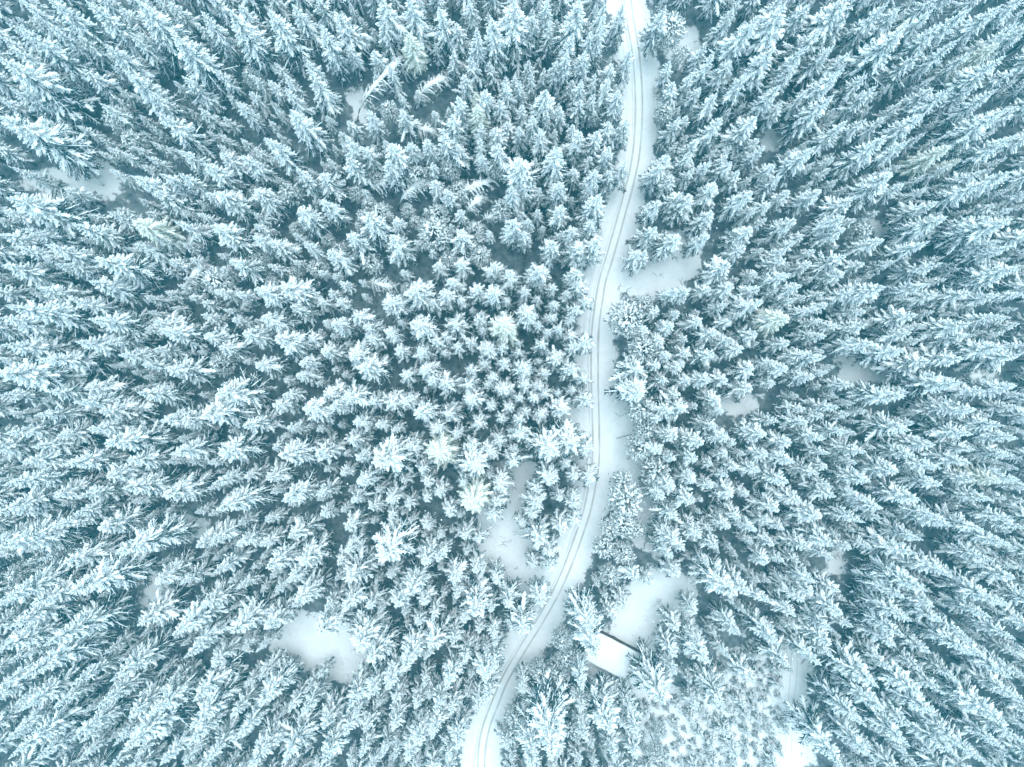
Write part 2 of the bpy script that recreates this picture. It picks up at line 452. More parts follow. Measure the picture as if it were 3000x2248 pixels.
def pine_mesh(name, seed, height, rmax, mats, n=150):
    """round, clumpy crown: forked limbs carrying tufts, each with a snow cushion"""
    r = np.random.default_rng(seed)
    mb, mn, ms = mats
    tr, nd, sn = Soup(), Soup(), Soup()
    zz = np.linspace(0, 1, 8)
    C = np.stack([0.4 * np.sin(zz * 3 + seed), 0.3 * np.sin(zz * 4 + seed * 2), zz * height * 0.92], 1)
    tr.add(tube(C, (0.012 * height + 0.04) * (1 - 0.85 * zz), None, 8))
    cz = height * 0.72; hz = height * 0.30
    for j in range(n):
        u = r.random(); a = r.random() * 6.283; rr = math.sqrt(r.random())
        z = cz + hz * (1 - 1.9 * u)
        R = rmax * math.sqrt(max(0.05, 1 - ((z - cz + 0.1 * hz) / (1.1 * hz)) ** 2)) * (0.35 + 0.65 * rr) * (0.85 + 0.3 * r.random())
        p = np.array([math.cos(a) * R, math.sin(a) * R, z])
        c = np.array([np.interp(z - 0.35 * R, C[:, 2], C[:, 0]), np.interp(z - 0.35 * R, C[:, 2], C[:, 1]), z - 0.35 * R])
        q = np.linspace(0, 1, 4)[:, None]
        P = c + (p - c) * q + np.array([[0, 0, 1]]) * (0.12 * R * np.sin(q * math.pi))
        if j % 2 == 0: tr.add(tube(P, [0.05, 0.04, 0.025, 0.01], None, 4))
        m = 3 + r.integers(3)
        for k in range(m):
            az = a + r.normal() * 0.9; ln = (0.55 + 0.55 * r.random()) * (rmax / 3.0) ** 0.5
            lv = 2 if r.random() < 0.8 - 0.4 * u else (1 if r.random() < 0.6 else 0)
            nV, sV = PTEMPL[lv][r.integers(6)]
            s3 = (ln, ln * 1.0, ln * 1.1); loc = p + r.normal(size=3) * 0.22 * np.array([1, 1, 0.6])
            nd.add(xf(nV, s3, az, math.radians(r.normal() * 16 + 8), loc)); sn.add(xf(sV, s3, az, math.radians(r.normal() * 8 + 6), loc))
        if r.random() < 0.16 - 0.10 * u:     # snow cushion lying on the tuft
            w = 0.16 + 0.2 * r.random(); q3 = np.linspace(-1, 1, 5)
            Pc = p + np.stack([q3 * w * 1.3 * math.cos(a), q3 * w * 1.3 * math.sin(a), 0.12 + 0.05 * np.cos(q3 * 1.5)], 1)
            sn.add(tube(Pc, w * np.array([0.2, 0.8, 1, 0.75, 0.15]), 0.5 * w * np.array([0.2, 0.8, 1, 0.75, 0.15]), 6))
    return (mesh_np(name + "_trunk", *tr.get(), [mb]), mesh_np(name + "_crown", *nd.get(), [mn]), mesh_np(name + "_snow", *sn.get(), [ms]))

def birch_mesh(name, seed, span, apex, mats):
    """bare birch bowed to one side (+x) under its snow"""
    r = np.random.default_rng(seed)
    mb, mt, ms = mats
    tr, nd, sn = Soup(), Soup(), Soup()
    t = np.linspace(0, 1, 16)
    B = [np.array([0, 0, 0.0]), np.array([span * 0.12, r.normal() * 0.5, apex * 0.95]), np.array([span * 0.62, r.normal() * 0.7, apex * 1.25]), np.array([span, r.normal() * 0.6, apex * 0.72])]
    P = ((1 - t) ** 3)[:, None] * B[0] + (3 * (1 - t) ** 2 * t)[:, None] * B[1] + (3 * (1 - t) * t * t)[:, None] * B[2] + (t ** 3)[:, None] * B[3]
    tr.add(tube(P, 0.13 * (1 - t) ** 0.7 + 0.02, None, 7))
    flat = np.clip((t - 0.25) * 2, 0, 1)
    w = (0.14 + 0.50 * flat) * (1 + 0.3 * r.normal(size=16)).clip(0.5, 1.5); w[-1] = 0.04; w[0] = 0.02
    sn.add(tube(P[3:], w[3:], w[3:] * 0.7, 6, lift=0.12))
    for k in range(46):
        u = 0.28 + 0.72 * (k + r.random()) / 46
        b0 = np.array([np.interp(u, t, P[:, c]) for c in range(3)])
        sg = -1 if k % 2 else 1
        ln = (1.1 + 1.8 * r.random()) * (1.15 - 0.4 * u) * (span / 7) ** 0.5
        an = sg * math.radians(25 + 60 * r.random())
        q = np.linspace(0, 1, 5)
        tw = np.stack([b0[0] + q * ln * math.cos(an), b0[1] + q * ln * math.sin(an), b0[2] + 0.12 * ln * np.sin(q * 3) - 0.75 * ln * q ** 2], 1)
        nd.add(tube(tw, [0.035, 0.03, 0.022, 0.016, 0.005], None, 3))
        if r.random() < 0.75:
            sn.add(tube(tw[:4], np.array([0.09, 0.19, 0.15, 0.05]) * (0.6 + 0.9 * r.random()), None, 4, lift=0.05))
        for m in range(5):
            q0 = 0.25 + 0.7 * r.random(); c0 = np.array([np.interp(q0, q, tw[:, c]) for c in range(3)])
            a2 = an + r.normal() * 0.8; l2 = 0.3 + 0.5 * r.random(); q2 = np.linspace(0, 1, 3)
            t2 = np.stack([c0[0] + q2 * l2 * math.cos(a2), c0[1] + q2 * l2 * math.sin(a2), c0[2] - 0.6 * l2 * q2], 1)
            nd.add(tube(t2, [0.02, 0.016, 0.004], None, 3))
            if r.random() < 0.6: sn.add(tube(t2, np.array([0.04, 0.085, 0.02]) * (0.7 + 0.8 * r.random()), None, 4, lift=0.03))
    return (mesh_np(name + "_trunk", *tr.get(), [mb]), mesh_np(name + "_crown", *nd.get(), [mt]), mesh_np(name + "_snow", *sn.get(), [ms]))

SPR = (M_bark, M_needle, M_snow); YEL = (M_bark, M_needle_y, M_snow_thin); PIN = (M_bark, M_needle_p, M_snow)
# prototypes: (meshes, height, crown radius)
P_small = [(spruce_mesh("spruce_a%d" % k, 11 + k, 15.0, 2.0, 0.62, 0.12, 0.75), 15.0, 2.0) if False else (spruce_mesh("spruce_a%d" % k, 11 + k, 15.0, 2.05, 0.70, 0.08, 0.78 + 0.06 * k, SPR, 1.0, 0.16 + 0.05 * k), 15.0, 2.05) for k in range(4)]
P_mid = [(spruce_mesh("spruce_b%d" % k, 31 + k, 20.0, 2.7, 0.76, 0.02, 0.78 + 0.08 * k, SPR, 1.05, 0.18 + 0.04 * k), 20.0, 2.7) for k in range(4)]
P_tall = [(spruce_mesh("spruce_c%d" % k, 51 + k, 26.0, 3.5, 0.80, -0.03, 0.80 + 0.08 * k, SPR, 1.1, 0.2), 26.0, 3.5) for k in range(3)]
P_yel = [(spruce_mesh("spruce_y%d" % k, 71 + k, 17.0, 2.8, 0.68, 0.1, 0.7, YEL, 1.25, 0.15), 17.0, 2.8) for k in range(2)]
P_pine = [(pine_mesh("pine_%d" % k, 81 + k, 13.0, 3.0, PIN, 130 + 20 * k), 13.0, 3.0) for k in range(3)]

# ------------------------------------------------------------------ trees: tip positions read off the photograph, tile by tile (x, y, crown half width; 2.211 units per pixel)
TILES = {
(0, 0): "330,0,90 560,0,100 850,0,120 1100,10,70 1290,70,80 1440,40,130 1750,80,110 1900,20,80 2060,170,80 1100,200,110 1400,450,60 880,200,60 500,240,70 680,270,80 840,220,70 780,460,110 1190,500,90 290,150,80 50,150,80 150,200,100 20,400,130 50,290,80 440,510,70p 640,660,60 720,740,80p 520,440,80 60,580,80 0,760,140 250,780,75 160,600,80 1530,660,60 1000,720,90 960,600,70 1840,560,80 2000,490,90 1870,690,120 1720,875,95 1610,460,60p 1150,960,80 1290,1040,80 1430,990,80 1560,1010,70 1920,1100,80 2080,1120,80 820,900,70p 700,1100,50 850,1090,90 1040,1120,80 1160,1130,80 990,1230,90 1080,1240,50p 1330,1230,60 1430,1240,90 1650,1230,90 1860,1240,70p 1930,1360,100 2080,1300,70 1380,1470,100 1130,1430,70 840,1420,90g 700,1370,70 480,1460,90 290,1290,65 410,1220,60 60,1080,65 0,1240,130 30,1360,70 250,1370,70 150,1480,80 1010,1540,60 1750,1560,80 1640,1530,70 870,1580,80 300,1620,90 100,1590,80 0,1500,90 2130,1620,80 130,20,80",
(1000, 0): "20,70,90 280,0,110 450,0,90 260,110,80 420,200,75g 40,290,50 650,30,100 830,0,80 740,160,70 850,170,90 980,130,100 970,80,50 1110,0,120 1240,100,70 1330,0,80 1340,190,70 1520,0,100 1470,200,90 1620,210,70 1690,20,90 1680,150,80 1830,40,80 720,330,60 860,380,70 980,410,60 1210,400,60 1280,370,40 1120,470,60 1060,490,60 1240,470,60 1310,440,50 1390,400,60 1460,340,80 1550,340,90 1730,410,70 1650,480,60 1740,500,70 1490,520,60 1560,520,70 1310,560,100 1070,530,80 930,530,90 1150,520,60 800,490,60 780,640,80 890,600,60g 890,700,80g 1030,640,70 1180,680,70 1240,740,80 1420,700,70 1550,640,70 1640,600,60 1800,590,80 1870,330,70 1660,720,60p 690,740,100 1080,770,70 900,810,70 1010,840,80 1160,820,80 1300,840,90 1400,920,110 1330,770,50 1520,800,60 1550,850,80 1660,850,80 1760,800,70 1850,780,60 1750,950,80 1610,1010,60 1850,1040,70 150,950,70 300,920,90 300,1040,90 540,900,70 440,930,60 670,870,80 900,900,60 910,1000,60 1020,930,80 1180,990,120 1260,1040,50 760,950,70 1010,1070,60p 700,1080,60p 1400,1120,60 1410,1190,80 1520,1090,60 1650,1100,80 1760,1100,60 1670,1260,100 1600,1220,50 1110,1200,80 1190,1190,80 1280,1240,60 1430,1340,80 1110,1420,90 1210,1420,60 1190,1500,70 1620,1430,90 1500,1480,80 1370,1570,80 1520,1570,90 1640,1570,80 1410,1510,50 130,1400,120 340,1430,60 500,1130,70p 600,1180,70 680,1230,60 600,1490,100p 760,1540,80 330,1550,90 50,1500,90 170,720,70 290,700,60p 380,700,70 30,890,80 40,1030,90 1060,1330,70p 2140,130,110p 2100,30,70 2180,540,60 2120,1000,80 2080,1070,70 2150,1150,70 2060,1300,80 2180,1250,70 2040,1480,70 2170,1490,80 1930,1640,60 2200,760,60 2110,700,60p 2150,400,60",
(2000, 0): "460,60,120 520,100,70 700,30,130 820,30,80 1050,0,110 1080,80,70 880,170,90 600,290,100 800,310,80 970,290,80 1100,330,70 1340,0,90 1480,160,120 1400,50,80 1540,350,80 1690,170,90 1630,60,80 1860,20,90 2050,30,90 1790,250,80 1880,330,70 160,270,70 200,360,80 310,400,80 110,560,60 80,470,50 230,600,70 420,480,80 640,540,80 720,430,70 1000,450,100 1070,410,60 1200,480,70 1250,560,80 820,580,60 960,610,90 660,650,60 1620,570,80 1760,560,80 1570,740,90 1080,780,80 1190,770,70 1320,760,70 490,730,90 260,770,80 500,890,60 100,890,60 530,950,70 1330,910,90 1480,910,80 860,940,90 60,980,70 320,1040,70 180,1040,60 80,1090,60 390,1110,60 600,1060,70 640,1130,60 220,1200,80 450,1240,80 690,1250,60 560,1310,60 60,1260,80 1380,1160,100 900,1230,70 1080,1300,80 1710,960,80g 1790,1030,60g 2100,730,110 2060,590,90 1900,560,80 2180,890,90 2130,1100,80 1950,1110,70 1980,1170,90 1650,1310,80 1760,1060,60 730,1420,70 470,1340,60 200,1370,80 170,1520,70 450,1480,90 730,1560,60 1050,1400,80 1040,1480,70 1180,1500,60p 1290,1550,70 1680,1410,90 1600,1570,80 2170,1410,100 2000,1400,80 2050,1560,70 2140,1600,80 2080,380,90 2040,280,80g 1900,440,60g 2180,150,70 400,1600,60 680,1620,60 300,1000,50 20,330,60p",
(0, 750): "20,70,100 280,0,80 350,50,70 600,10,100 560,170,110 420,50,90 200,230,100 0,310,130 440,320,80 560,400,100 690,510,90 0,450,110 0,600,100 180,580,90 260,640,100 430,560,100 770,640,80 910,710,80 1080,740,90 1000,610,80 1040,490,90 1310,520,80 1410,590,70 990,420,80 1570,500,80 1700,390,90 1770,560,100 1990,540,60 2150,430,80 1660,210,100 1820,170,100 1370,170,90p 1660,20,60p 1500,30,90 1880,330,80 2080,620,80 1650,700,90 1920,770,70 1950,690,60 1400,700,70p 1440,880,120 890,920,100 550,870,90 1300,1000,110 1160,1090,90 1040,1070,80 680,1020,100 0,760,130 0,910,80 500,960,90 320,890,80 230,1030,90 40,1150,90 340,1160,90 580,1140,80 680,1230,110 230,1240,80 140,1350,90 400,1360,100 800,1350,90 660,1430,100 1100,1280,100 1400,1290,100 1580,1090,90 1780,970,70 1970,1000,100 2120,890,80 2140,980,80 1830,1320,120 2030,1290,80 1580,1430,70 1720,1440,80 1380,1480,80 1090,1550,100 820,1560,100 500,1570,90 330,1540,80 0,1480,110 1430,1630,110 1830,1580,100 2050,1560,70 20,1620,90 1850,900,60",
(1000, 750): "480,200,110 300,290,100 620,60,60 770,30,70 700,150,80 670,240,70 990,70,80 1100,110,80 1290,70,80 1290,170,50 1360,200,60 870,220,70 980,220,90 1190,210,60 590,300,60 770,280,50 1070,280,50 1270,280,50 1380,300,60 1530,100,70 1540,170,80 1470,240,50 1600,280,60 1530,330,70 1210,350,90 1050,440,90g 1050,370,50 890,410,60 900,360,40 920,480,40 720,430,80 480,450,100 300,500,70 80,380,90 150,450,70 190,530,60 370,620,70 510,620,80 600,550,70 660,520,60 660,620,50 740,590,50 830,560,55 950,600,80 1040,580,60 1140,620,50 1150,560,40 1310,570,70 1290,440,50 1360,390,60 1420,470,60 1490,500,50 1340,490,50 1490,400,50 1600,550,80 1520,590,70 1400,660,80 1280,680,40 1050,690,70 920,710,50 830,740,60 1190,720,90 1310,760,50 1500,730,70 1570,790,60 1500,870,50 1590,930,80 980,780,60 1050,860,70 1190,840,70 1280,840,60 1330,890,50 1410,890,40 1410,990,80 1260,910,50 1150,920,50 1300,1030,60 1190,1010,60 1090,980,50 970,970,50 1040,1060,60 1150,1070,50 890,1080,60 950,840,50 820,830,80 660,830,90 580,810,70 520,740,70 400,780,70 830,940,80 690,1020,90 500,1020,90 290,950,90 400,950,80 180,940,60 150,720,110 40,640,90 30,920,90 90,1080,80 230,1100,70 340,1120,50 600,1120,70 740,1160,60 50,1210,80 440,1240,90 620,1290,110g 830,1260,70 960,1280,70 1020,1200,60 1150,1170,80 1340,1250,110 1480,1220,110 1590,1260,70 1110,1270,50 1110,1360,80 830,1360,110 1460,1360,60 1530,1430,70 1370,1460,100 1620,1460,60 270,1350,120 110,1470,90 100,1320,70 510,1400,60 530,1480,60 400,1460,50 960,1430,50 1030,1490,80 780,1490,70 620,1530,70 310,1580,80 530,1580,50 420,1620,60 1260,1530,60 1260,1620,80 1420,1590,60 1520,1620,70 850,1600,110g 1000,1610,70 60,1600,70 190,1640,60 1970,0,70 2190,220,70 1860,400,110p 1980,310,60p 2050,360,60 2080,540,70 1960,600,90p 2150,450,70 1970,480,60 2130,640,60 1940,730,100 2060,690,60 1970,850,110 2110,800,70 2140,1010,80 1950,990,90p 2170,1170,80 1980,1120,70p 2060,1060,60 1940,1250,80p 2060,1260,70 2160,1320,60 2050,1400,90p 2160,1500,80 1820,1480,70p 1870,1590,110p 2080,1560,70 2180,900,60 2190,720,60",
(2000, 750): "320,60,90 640,20,60 700,110,80 780,190,70 830,50,60 1180,40,60 1060,20,90 1050,110,70 1300,200,90 1110,240,70 1660,250,80 1600,180,70 1680,40,70 2180,60,100 2050,150,70 2050,260,80 40,220,70 160,200,60 330,180,80 500,210,60 610,220,60 740,280,60 290,310,60 510,300,80 690,370,80g 880,340,70 920,410,60 130,410,70 320,420,60 390,370,50 550,400,60 240,490,70 490,500,70 940,510,60 860,500,60 320,540,60 1180,350,70 1200,440,80 1520,370,80 1490,500,80 1880,450,80 2080,390,70 1240,560,80 1500,610,90 1590,690,90 1800,640,90 2090,590,90 2190,660,90 1820,520,80 930,660,80 790,640,70 690,730,80 590,690,60 690,560,60 210,630,70 50,620,70 380,600,60 30,530,50 180,800,70 300,800,70 480,740,70 600,810,60 440,860,70 240,930,70 40,990,80 10,700,60 40,810,60 270,1010,60 850,780,65 950,760,50 1100,830,50 790,990,60 1010,980,70 900,1040,50 820,1080,70 1430,910,90 1840,830,90 2160,880,90 1790,1000,80 210,1100,80 130,1210,80 290,1180,70 340,1210,60 100,1320,80 290,1290,50 540,1160,80 700,1220,80 640,1070,60 910,1180,80 1080,1150,70 1460,1100,90 1900,1010,80 2100,1100,80 540,1300,70 730,1340,80 960,1280,60 1180,1270,80 960,1370,50 1130,1340,50 1220,1460,80 360,1370,70 500,1400,70 870,1410,80 970,1490,70 1000,1560,70 1440,1400,90 1680,1370,80 1540,1580,90 1870,1140,80 1880,1240,80 1860,1330,80 2150,1300,70 2050,1450,70g 1780,1610,50p 80,1450,80 200,1500,60 330,1560,80 60,1600,80 630,1640,70 760,1600,80 680,1460,80 1190,1580,80 2180,1450,70 2000,1580,70 1900,1450,80 1700,1480,80 290,1430,50 2180,1180,80 1290,1640,80 1500,1280,80 1650,1250,80 1330,880,60 1950,880,80",
(0, 1498): "0,20,90 0,270,130 400,350,110 250,320,70 640,140,100 770,290,120 1010,450,90 900,720,100 1260,230,80 1360,190,80 1540,220,80 1750,390,90 1700,220,60 1930,350,100 1880,180,90 450,560,120 170,500,90 240,610,90 50,410,60p 110,720,100 0,590,110 270,900,130 0,950,120 190,1070,110 470,1130,90 760,1080,100 630,1290,90 130,1300,90 350,1270,80 800,1330,90 1050,1180,80 720,1520,80 820,1570,110 950,1370,90 1200,1510,100 1240,1220,90 1260,1370,100 1190,960,80 1110,790,110 1210,880,90 1330,620,90 1160,470,70 1390,400,70 1490,810,100 1720,760,90 1780,520,60 1850,470,80 1910,620,90 2080,810,90 2110,640,70 2170,340,60 1560,900,45 1660,920,45 1360,1000,70 1690,1080,60 1760,1160,55 1680,1270,100 1500,1340,90 1330,1600,90 1520,1500,80 40,1610,100 240,1610,90 90,1430,90 450,1520,90 1040,1630,90 1640,1640,90 1700,1560,90 1840,1600,100 2090,1640,90 1880,1280,60 1950,1340,65 2080,1420,80 1980,1170,45 2060,1100,45 130,190,80 360,90,80 480,20,80",
(1000, 1498): "20,120,80 250,330,130 540,110,60 300,40,50 680,20,60 800,170,70 880,200,60 980,50,60 30,270,80 60,440,100 20,640,80 310,430,60 330,620,80 430,540,110 520,600,80 540,340,80 620,330,70 720,460,80 740,560,60 870,390,60 1000,470,60 870,640,100 160,640,70 240,660,50 480,760,70 620,920,110 450,960,100 90,890,110 220,970,120 420,1030,100 300,1140,100 180,1210,90 540,960,50 520,1130,60 700,1160,90 800,980,70 720,860,60 800,720,60 960,660,60 980,820,60 1080,640,70 1170,810,110 1290,620,80 1110,780,50 900,1110,90 990,1040,80 1000,880,60 940,930,50 870,900,50 890,780,50 820,1200,60 960,1220,70 880,1320,80 700,1320,80 620,1310,80 560,1220,60 480,1280,70 360,1240,70 330,1420,80 260,1590,70 150,1440,70 80,1350,60 50,1270,80 20,1450,80 480,1550,80 450,1630,80 620,1480,90 720,1560,90 780,1480,60 590,1400,70 690,1640,70 340,1620,60 120,1610,60 1240,30,70 1280,220,90 1170,90,50 1430,110,70 1530,80,60 1350,290,70 1360,390,60 1250,360,50 1830,100,90p 1920,120,60p 1740,120,60p 1720,250,70p 1830,280,70p 1920,460,80 1750,440,70p 2010,480,50 2180,40,80 2170,200,90 2140,300,70 2180,420,70 1600,790,130 1660,935,125 1760,700,60 1840,620,60 1390,1060,70p 1480,1000,70p 1570,1160,80 1440,860,70p 1260,1060,60p 1330,1170,60p 1240,1260,80p 1180,1180,60 1140,1360,70p 1100,1470,60p 1060,1550,60 1380,1600,150 1230,1640,120 1560,1300,70 1590,1490,80 1740,1480,110 1720,1280,80 1790,1190,32 1870,1300,70 1920,1450,80 1840,1430,60 1920,1600,70 2100,1240,120 2160,920,70 2170,1060,60 2190,780,70 2080,1460,40p 2060,1600,50p 1480,1420,70p 1420,1280,70p",
(2000, 1498): "20,260,80 130,170,80 240,240,70 310,110,70 180,130,50 380,40,70 480,130,70 570,80,60 660,110,60 910,80,90 990,210,80 990,320,60 600,220,60 560,330,60 650,330,60 830,250,70 1090,250,50 1000,520,60 850,540,80 780,590,80 860,470,60 310,540,100 540,600,70 430,550,90 190,360,50 740,690,80 1030,680,100 960,870,90 980,790,70 890,1000,70 970,940,70 610,860,80 700,1020,70 370,800,70 90,660,60 160,1040,100 110,870,70 310,960,50 270,1250,100 450,1110,60 100,1290,50 1190,80,80 1480,320,90 1530,360,70 1580,520,100 1440,560,80 1470,740,90 1720,730,90 1390,870,90 1450,830,80 1220,1120,110 1320,1310,100 1460,1390,90 1530,1200,110 1180,1420,90 1240,1640,100 1080,1650,100 1480,1530,90 1650,1360,100 1760,1570,110 1700,1180,90 2060,1340,110 1900,850,80 1910,940,90 1640,640,80 1760,80,80 1910,670,60p 2150,1200,80 2140,1080,80 1860,1520,90 2180,1480,80 2100,1560,80 1400,150,60p 1560,200,80 2000,700,80 2150,830,80 2050,600,80 2160,450,80 2020,330,80 2130,230,80 1950,130,80 2150,60,80 1650,40,70 1780,430,90 1980,960,80 1620,920,80 1800,1100,80 1560,1040,80 1340,1020,80",
}
trees = []      # dicts: kind, px, py (tip), r (m), h (m), x, y (base)
for (ox, oy), txt in TILES.items():
    for it in txt.split():
        k = 's'
        if it[-1] in 'pg': k, it = it[-1], it[:-1]
        x, y, r = map(float, it.split(','))
        px, py = ox + x / 2.211, oy + y / 2.211
        if any(abs(px - q['px']) + abs(py - q['py']) < 16 for q in trees): continue
        rad = math.hypot(px - 1500, py - 1124) / 1875
        R0 = r / 2.211 * S
        if k == 'p': h = 7.0 + 1.6 * R0
        else: h = (6.5 + 4.6 * R0) * (0.94 + 0.18 * rad) * rng.uniform(0.84, 1.16)
        R = R0 * (H - h) / H * (0.95 if k == 'p' else (1.2 + 0.10 * min(1, max(0, (r - 70) / 40))) * rng.uniform(0.86, 1.18))
        bx, by = px_at(px, py, h)
        trees.append(dict(kind=k, px=px, py=py, r=R, h=h, x=bx, y=by, listed=True))
n_listed = len(trees)

# understorey and edge trees where the stand is dense, kept off the clearings, the road, the path and the cabin
bxs = [t['x'] for t in trees]; bys = [t['y'] for t in trees]; brs = [t['r'] for t in trees]
CABIN_C = px_at(1822, 1938)
BIRCH = [((1048, 353), (1190, 168), 9.5), ((1163, 240), (1252, 172), 7.0), ((1218, 322), (1300, 212), 7.5), ((1300, 262), (1372, 188), 6.5), ((1090, 575), (1168, 518), 7.0),
         ((1167, 618), (1275, 526), 7.5), ((1366, 650), (1410, 570), 7.5), ((1290, 612), (1452, 530), 8.0), ((1405, 655), (1462, 608), 5.5), ((769, 708), (845, 560), 8.5),
         ((560, 745), (628, 662), 7.0), ((556, 866), (608, 784), 7.5), ((712, 925), (745, 868), 5.5), ((1072, 830), (1158, 836), 5.0), ((2806, 1668), (2850, 1620), 6.5), ((1190, 410), (1282, 384), 6.0)]
def over_birch(px, py, r_px):
    for (fx, fy), (tx, ty), ap in BIRCH:
        for q in (0.35, 0.65, 1.0):
            if math.hypot(fx + (tx - fx) * q - px, fy + (ty - fy) * q - py) < r_px: return True
    return False
def add_fill(n, half_w, half_h, rmin, rmax, gap, inner=None, ring=0, box=None, kind='s', roadgap=None):
    for _ in range(n):
        x = rng.uniform(-half_w, half_w); y = rng.uniform(-half_h, half_h)
        if inner and abs(x) < inner[0] and abs(y) < inner[1]: continue
        if math.hypot(x + 6, y) < ring: continue
        if box:
            bx_, by_ = x / S + 1500, -y / S + 1124
            if not (box[0] < bx_ < box[2] and box[1] < by_ < box[3]): continue
        R = rng.uniform(rmin, rmax)
        if float(sample(clr, x, y)) > 0.08 or float(sample(rd, x, y)) < ((4.5 + R) if roadgap is None else roadgap + 0.6 * R): continue
        if math.hypot(x - CABIN_C[0], y - CABIN_C[1]) < 8.5: continue
        X = np.array(bxs); Y = np.array(bys); RR = np.array(brs)
        if np.any(np.hypot(X - x, Y - y) < gap * (RR + R)): continue
        h = (6.5 + 4.6 * R) * rng.uniform(0.75, 1.05) if kind == 's' else 5.5 + 1.6 * R
        k = H / (H - h) / S
        # seen from above the crown may not lie over open snow
        if any(float(sample(clr, x * H / (H - q * h), y * H / (H - q * h))) > 0.35 for q in (0.35, 0.6, 0.85, 1.0)): continue
        if over_birch(x * k + 1500, -y * k + 1124, 36 if kind == 's' else 28): continue
        trees.append(dict(kind=kind, px=x * k + 1500, py=-y * k + 1124, r=R, h=h, x=x, y=y, listed=False))
        bxs.append(x); bys.append(y); brs.append(R)
add_fill(700, 60, 50, 1.3, 2.2, 0.72, box=(520, 520, 1420, 900), kind='p')
add_fill(5600, 172, 146, 2.4, 3.3, 0.80, inner=(90, 64))
add_fill(800, 150, 124, 1.5, 2.2, 0.66, inner=(90, 78), roadgap=2.6)
add_fill(6000, 116, 90, 1.3, 2.2, 0.72, ring=30)
add_fill(3000, 116, 90, 1.1, 1.5, 0.72)

ang = lambda: float(rng.uniform(0, 2 * math.pi))
def choose(t):
    if t['kind'] == 'p': L, base = P_pine, 300
    elif t['kind'] == 'g': L, base = P_yel, 200
    elif t['h'] < 17.2: L, base = P_small, 0
    elif t['h'] < 22.5: L, base = P_mid, 10
    else: L, base = P_tall, 20
    i = int(rng.integers(len(L)))
    return L[i], base + i

def plant(name, meshes, loc, rz, sxy, sz, tilt=(0, 0)):
    e = link(name, None)
    e.empty_display_size = 0.5
    e.location = loc; e.rotation_euler = (tilt[0], tilt[1], rz); e.scale = (sxy, sxy, sz)
    link("trunk", meshes[0], e)
    c = link("crown", meshes[1], e)
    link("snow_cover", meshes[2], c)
    return e

ONES = "zero one two three four five six seven eight nine ten eleven twelve thirteen fourteen fifteen sixteen seventeen eighteen nineteen".split()
TENS = "x x twenty thirty forty fifty sixty seventy eighty ninety".split()
def in_words(n):
    n = max(0, min(100, n))
    if n == 100: return "hundred"
    return ONES[n] if n < 20 else TENS[n // 10] + ("-" + ONES[n % 10] if n % 10 else "")
used = set()
def place_words(t):
    x, y = round(100 * t['px'] / PXW), round(100 * t['py'] / PXH)
    for dx, dy in ((0, 0), (1, 0), (0, 1), (-1, 0), (0, -1)):
        s_ = "%s percent across and %s percent down the photo" % (in_words(x + dx), in_words(y + dy))
        if s_ not in used: break
    used.add(s_)
    return s_

# the largest 300 spruces in view are things; the rest is one forest mass
def vis(t):
    inside = -10 < t['px'] < PXW + 10 and -10 < t['py'] < PXH + 10
    return (t['r'] * (0.5 + t['h'] / 25.0)) * (1.0 if inside and t['listed'] else 0.0)
for t in trees:
    t['z'] = float(ground_z(np.array([t['x']]), np.array([t['y']]))[0]) - 0.1
    t['proto'], t['pid'] = choose(t); t['rz'] = ang()
spr = sorted([t for t in trees if t['kind'] == 's'], key=lambda t: -vis(t))
firsts = []
for t in spr:
    if t['pid'] not in [q['pid'] for q in firsts]: firsts.append(t)
singles = firsts + [t for t in spr if t not in firsts][:300 - len(firsts)]
ids = {id(t) for t in singles}
rest = [t for t in spr if id(t) not in ids]
for t in singles + [q for q in trees if q['kind'] in 'pg']:
    (meshes, ph, pr) = t['proto']
    sx, sz = t['r'] / pr, t['h'] / ph
    tilt = (rng.normal() * 0.025, rng.normal() * 0.025)
    d = float(sample(rd, t['x'], t['y']))
    if t['kind'] == 's':
        size = "tall" if t['h'] > 23 else ("mid-sized" if t['h'] > 18.5 else "small")
        o = plant("spruce_tree", meshes, (t['x'], t['y'], t['z']), t['rz'], sx, sz, tilt)
        near = " by the road" if d < 7.5 else ""
        tag(o, "%s snow-laden spruce%s, tip %s" % (size, near, place_words(t)), "spruce", "snow-laden spruces of the forest")
    elif t['kind'] == 'g':
        o = plant("yellowish_spruce_tree", meshes, (t['x'], t['y'], t['z']), t['rz'], sx, sz, tilt)
        tag(o, "yellow-green thinly frosted spruce, tip %s" % place_words(t), "spruce", "yellow-green spruces with little snow")
    else:
        o = plant("pine_tree", meshes, (t['x'], t['y'], t['z']), t['rz'], sx, sz, tilt)
        near = " by the road" if d < 7.5 else ""
        tag(o, "round-crowned snowy tree%s, top %s" % (near, place_words(t)), "tree", "round-crowned snowy trees")

# bowed birches: foot and tip in photo pixels
for k, ((fx, fy), (tx, ty), ap) in enumerate(BIRCH):
    x0, y0 = px_at(fx, fy); x1, y1 = px_at(tx, ty, ap * 0.8)
    span = math.hypot(x1 - x0, y1 - y0)
    m = birch_mesh("birch_%d" % k, 400 + k, max(span, 3.0), ap, (M_bark, M_twig, M_snow))
    o = plant("birch_tree", m, (x0, y0, -0.1), math.atan2(y1 - y0, x1 - x0), 1, 1)
    tag(o, "bowed birch under snow, tip %s" % place_words(dict(px=tx, py=ty)), "birch", "birches bent over by the snow")

